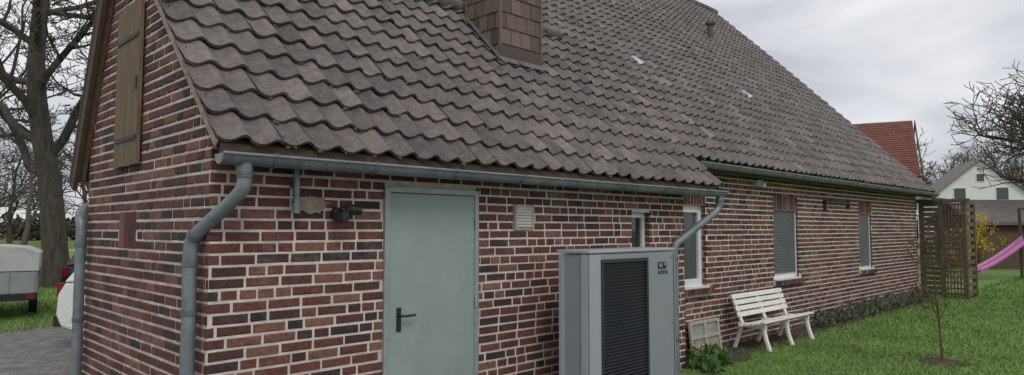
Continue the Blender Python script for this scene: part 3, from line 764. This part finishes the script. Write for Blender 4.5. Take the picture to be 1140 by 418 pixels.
# ---------------------------------------------------------------- vehicles
def car(name,loc,rz,paint):
    e=empty(name,(loc[0],loc[1],0),rz); mb=MB()
    low=[(-2.0,.30),(-2.08,.48),(-2.06,.78),(-1.98,.95),(-.9,.98),(.75,.96),(1.5,.86),(1.95,.72),(2.06,.5),(2.02,.28),(1.7,.22),(-1.7,.24)]
    n=len(low); hw=lambda z: .86 if z<.8 else .82
    vs=[(x,-hw(z)+(.05 if abs(x)>1.9 else 0),z) for x,z in low]+[(x,hw(z)-(.05 if abs(x)>1.9 else 0),z) for x,z in low]
    mb.add(vs,[tuple(range(n))[::-1],tuple(range(n,2*n))]+[(i,(i+1)%n,n+(i+1)%n,n+i) for i in range(n)],paint)
    o=mb.obj('body',e,bevel=.04)
    mb=MB()
    up=[(-1.98,.955,.80),(-1.72,1.34,.66),(-1.45,1.44,.62),(.0,1.47,.60),(.25,1.42,.61),(1.0,.965,.78)]
    n=len(up); vs=[(x,-y,z) for x,z,y in up]+[(x,y,z) for x,z,y in up]
    mb.add(vs,[tuple(range(n)),tuple(range(n,2*n))[::-1]]+[(i,n+i,n+(i+1)%n,(i+1)%n) for i in range(n)],paint)
    mb.obj('cabin',e,bevel=.03)
    mb=MB()
    for s in(-1,1):
        for q in ([(-1.72,1.0,.80),(-1.55,1.34,.675),(-.75,1.38,.65),(-.75,1.0,.80)],[(-.68,1.0,.80),(-.68,1.38,.65),(.15,1.36,.65),(.82,1.0,.79)]):
            mb.add([(x,s*(y+.012),z) for x,z,y in q],[(0,1,2,3)],M_glass)
    mb.add([(-2.0,-.68,1.0),(-1.79,-.56,1.31),(-1.79,.56,1.31),(-2.0,.68,1.0)],[(0,1,2,3)],M_glass)
    mb.add([(1.0,-.70,1.02),(.32,-.56,1.42),(.32,.56,1.42),(1.0,.70,1.02)],[(0,1,2,3)],M_glass)
    mb.obj('windows',e)
    mb=MB()
    for x in(-1.3,1.32):
        for s in(-1,1):
            mb.tube([(x,s*.70,.31),(x,s*.875,.31)],.31,M_tire,n=24); mb.tube([(x,s*.872,.31),(x,s*.885,.31)],.2,M_alu,n=16)
    mb.obj('wheels',e,smooth=True)
    mb=MB()
    for s in(-1,1):
        mb.box((-2.05,s*.72,.84),(.08,.12,.20),M_red); mb.box((2.0,s*.62,.66),(.1,.3,.13),M_glass)
        mb.box((.72,s*.93,1.0),(.1,.16,.11),paint)
    mb.box((-2.09,0,.78),(.03,.50,.11),M_white); mb.box((-2.08,0,.38),(.1,1.55,.16),M_black)
    mb.tube([(-2.0,0,.32),(-2.2,0,.34),(-2.24,0,.43)],.022,M_iron,n=8); mb.tube([(-2.24,0,.41),(-2.24,0,.45),(-2.24,0,.47)],[.02,.028,.01],M_iron,n=8)
    mb.obj('lights_and_trim',e,bevel=.008)
M_pw=mat('white_car_paint',(.70,.71,.71),(.66,.67,.67),rough=.25); M_pd=mat('dark_blue_car_paint',(.02,.028,.045),(.025,.03,.05),rough=.2)
car('parked_car',W(11.0,-4.68),R45,M_pw)
car('parked_car.001',W(16.6,-8.75),R45+math.pi/2,M_pd)
te=empty('car_trailer',(*W(13.95,-10.40),0),R45+math.pi/2+.58)
mb=MB()
mb.box((0,0,.72),(2.3,1.3,.42),M_trail)
for x in np.arange(-1.1,1.15,.22):
    for s in(-1,1): mb.box((x,s*.662,.72),(.03,.02,.40),M_trail)
for y in(-.6,-.2,.2,.6): mb.box((-1.162,y,.72),(.02,.03,.40),M_trail)
mb.obj('body',te,bevel=.006)
mb=MB()
vs=[];sec=[(-.67,.94),(-.66,1.26),(-.45,1.36),(0,1.40),(.45,1.36),(.66,1.26),(.67,.94)]
for x in(-1.17,1.17): vs+=[(x*(1 if z<1 else .985),y,z) for y,z in sec]
n=len(sec); mb.add(vs,[tuple(range(n)),tuple(range(n,2*n))[::-1]]+[(i,i+1,n+i+1,n+i) for i in range(n-1)],M_tarp)
mb.obj('cover',te,bevel=.02)
mb=MB()
for s in(-1,1):
    mb.tube([(0,s*.50,.29),(0,s*.64,.29)],.29,M_tire,n=20); mb.tube([(0,s*.64,.29),(0,s*.65,.29)],.16,M_alu,n=14)
mb.box((-1.16,0,.44),(.06,1.30,.13),M_black)
for s in(-1,1): mb.box((-1.2,s*.56,.45),(.03,.13,.08),M_red)
mb.box((-1.2,.18,.44),(.02,.5,.10),M_white); mb.tube([(1.1,.4,.45),(2.2,0,.45)],.03,M_alu,n=8); mb.tube([(1.1,-.4,.45),(2.2,0,.45)],.03,M_alu,n=8)
mb.obj('running_gear',te)
mb=MB()
for t in np.arange(0,9,1.5):
    x,y=W(27,-21+t); mb.box((x,y,.5),(.08,.08,1.0),M_white)
for z in(.45,.9):
    x,y=W(27,-17.2); mb.box((x,y,z),(8,.04,.08),M_white,R=Matrix.Rotation(R45,3,'Z'))
mb.obj('white_rail_fence')

# ---------------------------------------------------------------- world, sun, camera
w=bpy.data.worlds.new('World'); sc.world=w; w.use_nodes=True; nt=w.node_tree; L=nt.links.new
bg=nt.nodes['Background']
sky=nt.nodes.new('ShaderNodeTexSky'); sky.sky_type='NISHITA'; sky.sun_disc=False
SE=math.radians(48); 
sky.sun_elevation=SE; sky.sun_rotation=math.radians(205)
tc=nt.nodes.new('ShaderNodeTexCoord'); mp=nt.nodes.new('ShaderNodeMapping'); mp.inputs['Scale'].default_value=(1,1,3.0); mp.inputs['Location'].default_value=(.3,.1,.4)
L(tc.outputs['Generated'],mp.inputs['Vector'])
n=nt.nodes.new('ShaderNodeTexNoise'); n.inputs['Scale'].default_value=2.4; n.inputs['Detail'].default_value=6; n.inputs['Roughness'].default_value=.48; n.inputs['Distortion'].default_value=.3
L(mp.outputs[0],n.inputs['Vector'])
r=nt.nodes.new('ShaderNodeValToRGB'); r.color_ramp.elements[0].position=.38; r.color_ramp.elements[0].color=(4.3,4.5,5.0,1)
r.color_ramp.elements[1].position=.62; r.color_ramp.elements[1].color=(8.5,8.5,8.6,1)
L(n.outputs['Fac'],r.inputs['Fac'])
mx=nt.nodes.new('ShaderNodeMix'); mx.data_type='RGBA'; mx.inputs['Factor'].default_value=.93
L(sky.outputs[0],mx.inputs['A']); L(r.outputs[0],mx.inputs['B'])
L(mx.outputs['Result'],bg.inputs['Color']); bg.inputs['Strength'].default_value=.115
sd=bpy.data.lights.new('sun','SUN'); sd.energy=1.15; sd.angle=math.radians(22); sd.color=(1,.97,.92)
so=bpy.data.objects.new('sun',sd); sc.collection.objects.link(so)
az=math.radians(205)
sv=V((math.sin(az)*math.cos(SE),math.cos(az)*math.cos(SE),math.sin(SE)))
so.rotation_euler=sv.to_track_quat('Z','Y').to_euler()
cam=bpy.data.cameras.new('camera'); cam.lens=24; cam.sensor_width=36; cam.clip_end=2000
co=bpy.data.objects.new('camera',cam); sc.collection.objects.link(co); co.location=(-1.78,-4.6,1.75)
co.rotation_euler=(math.radians(93.46),0,math.radians(-45)); sc.camera=co
sc.view_settings.view_transform='Standard'; sc.view_settings.look='None'; sc.view_settings.exposure=0
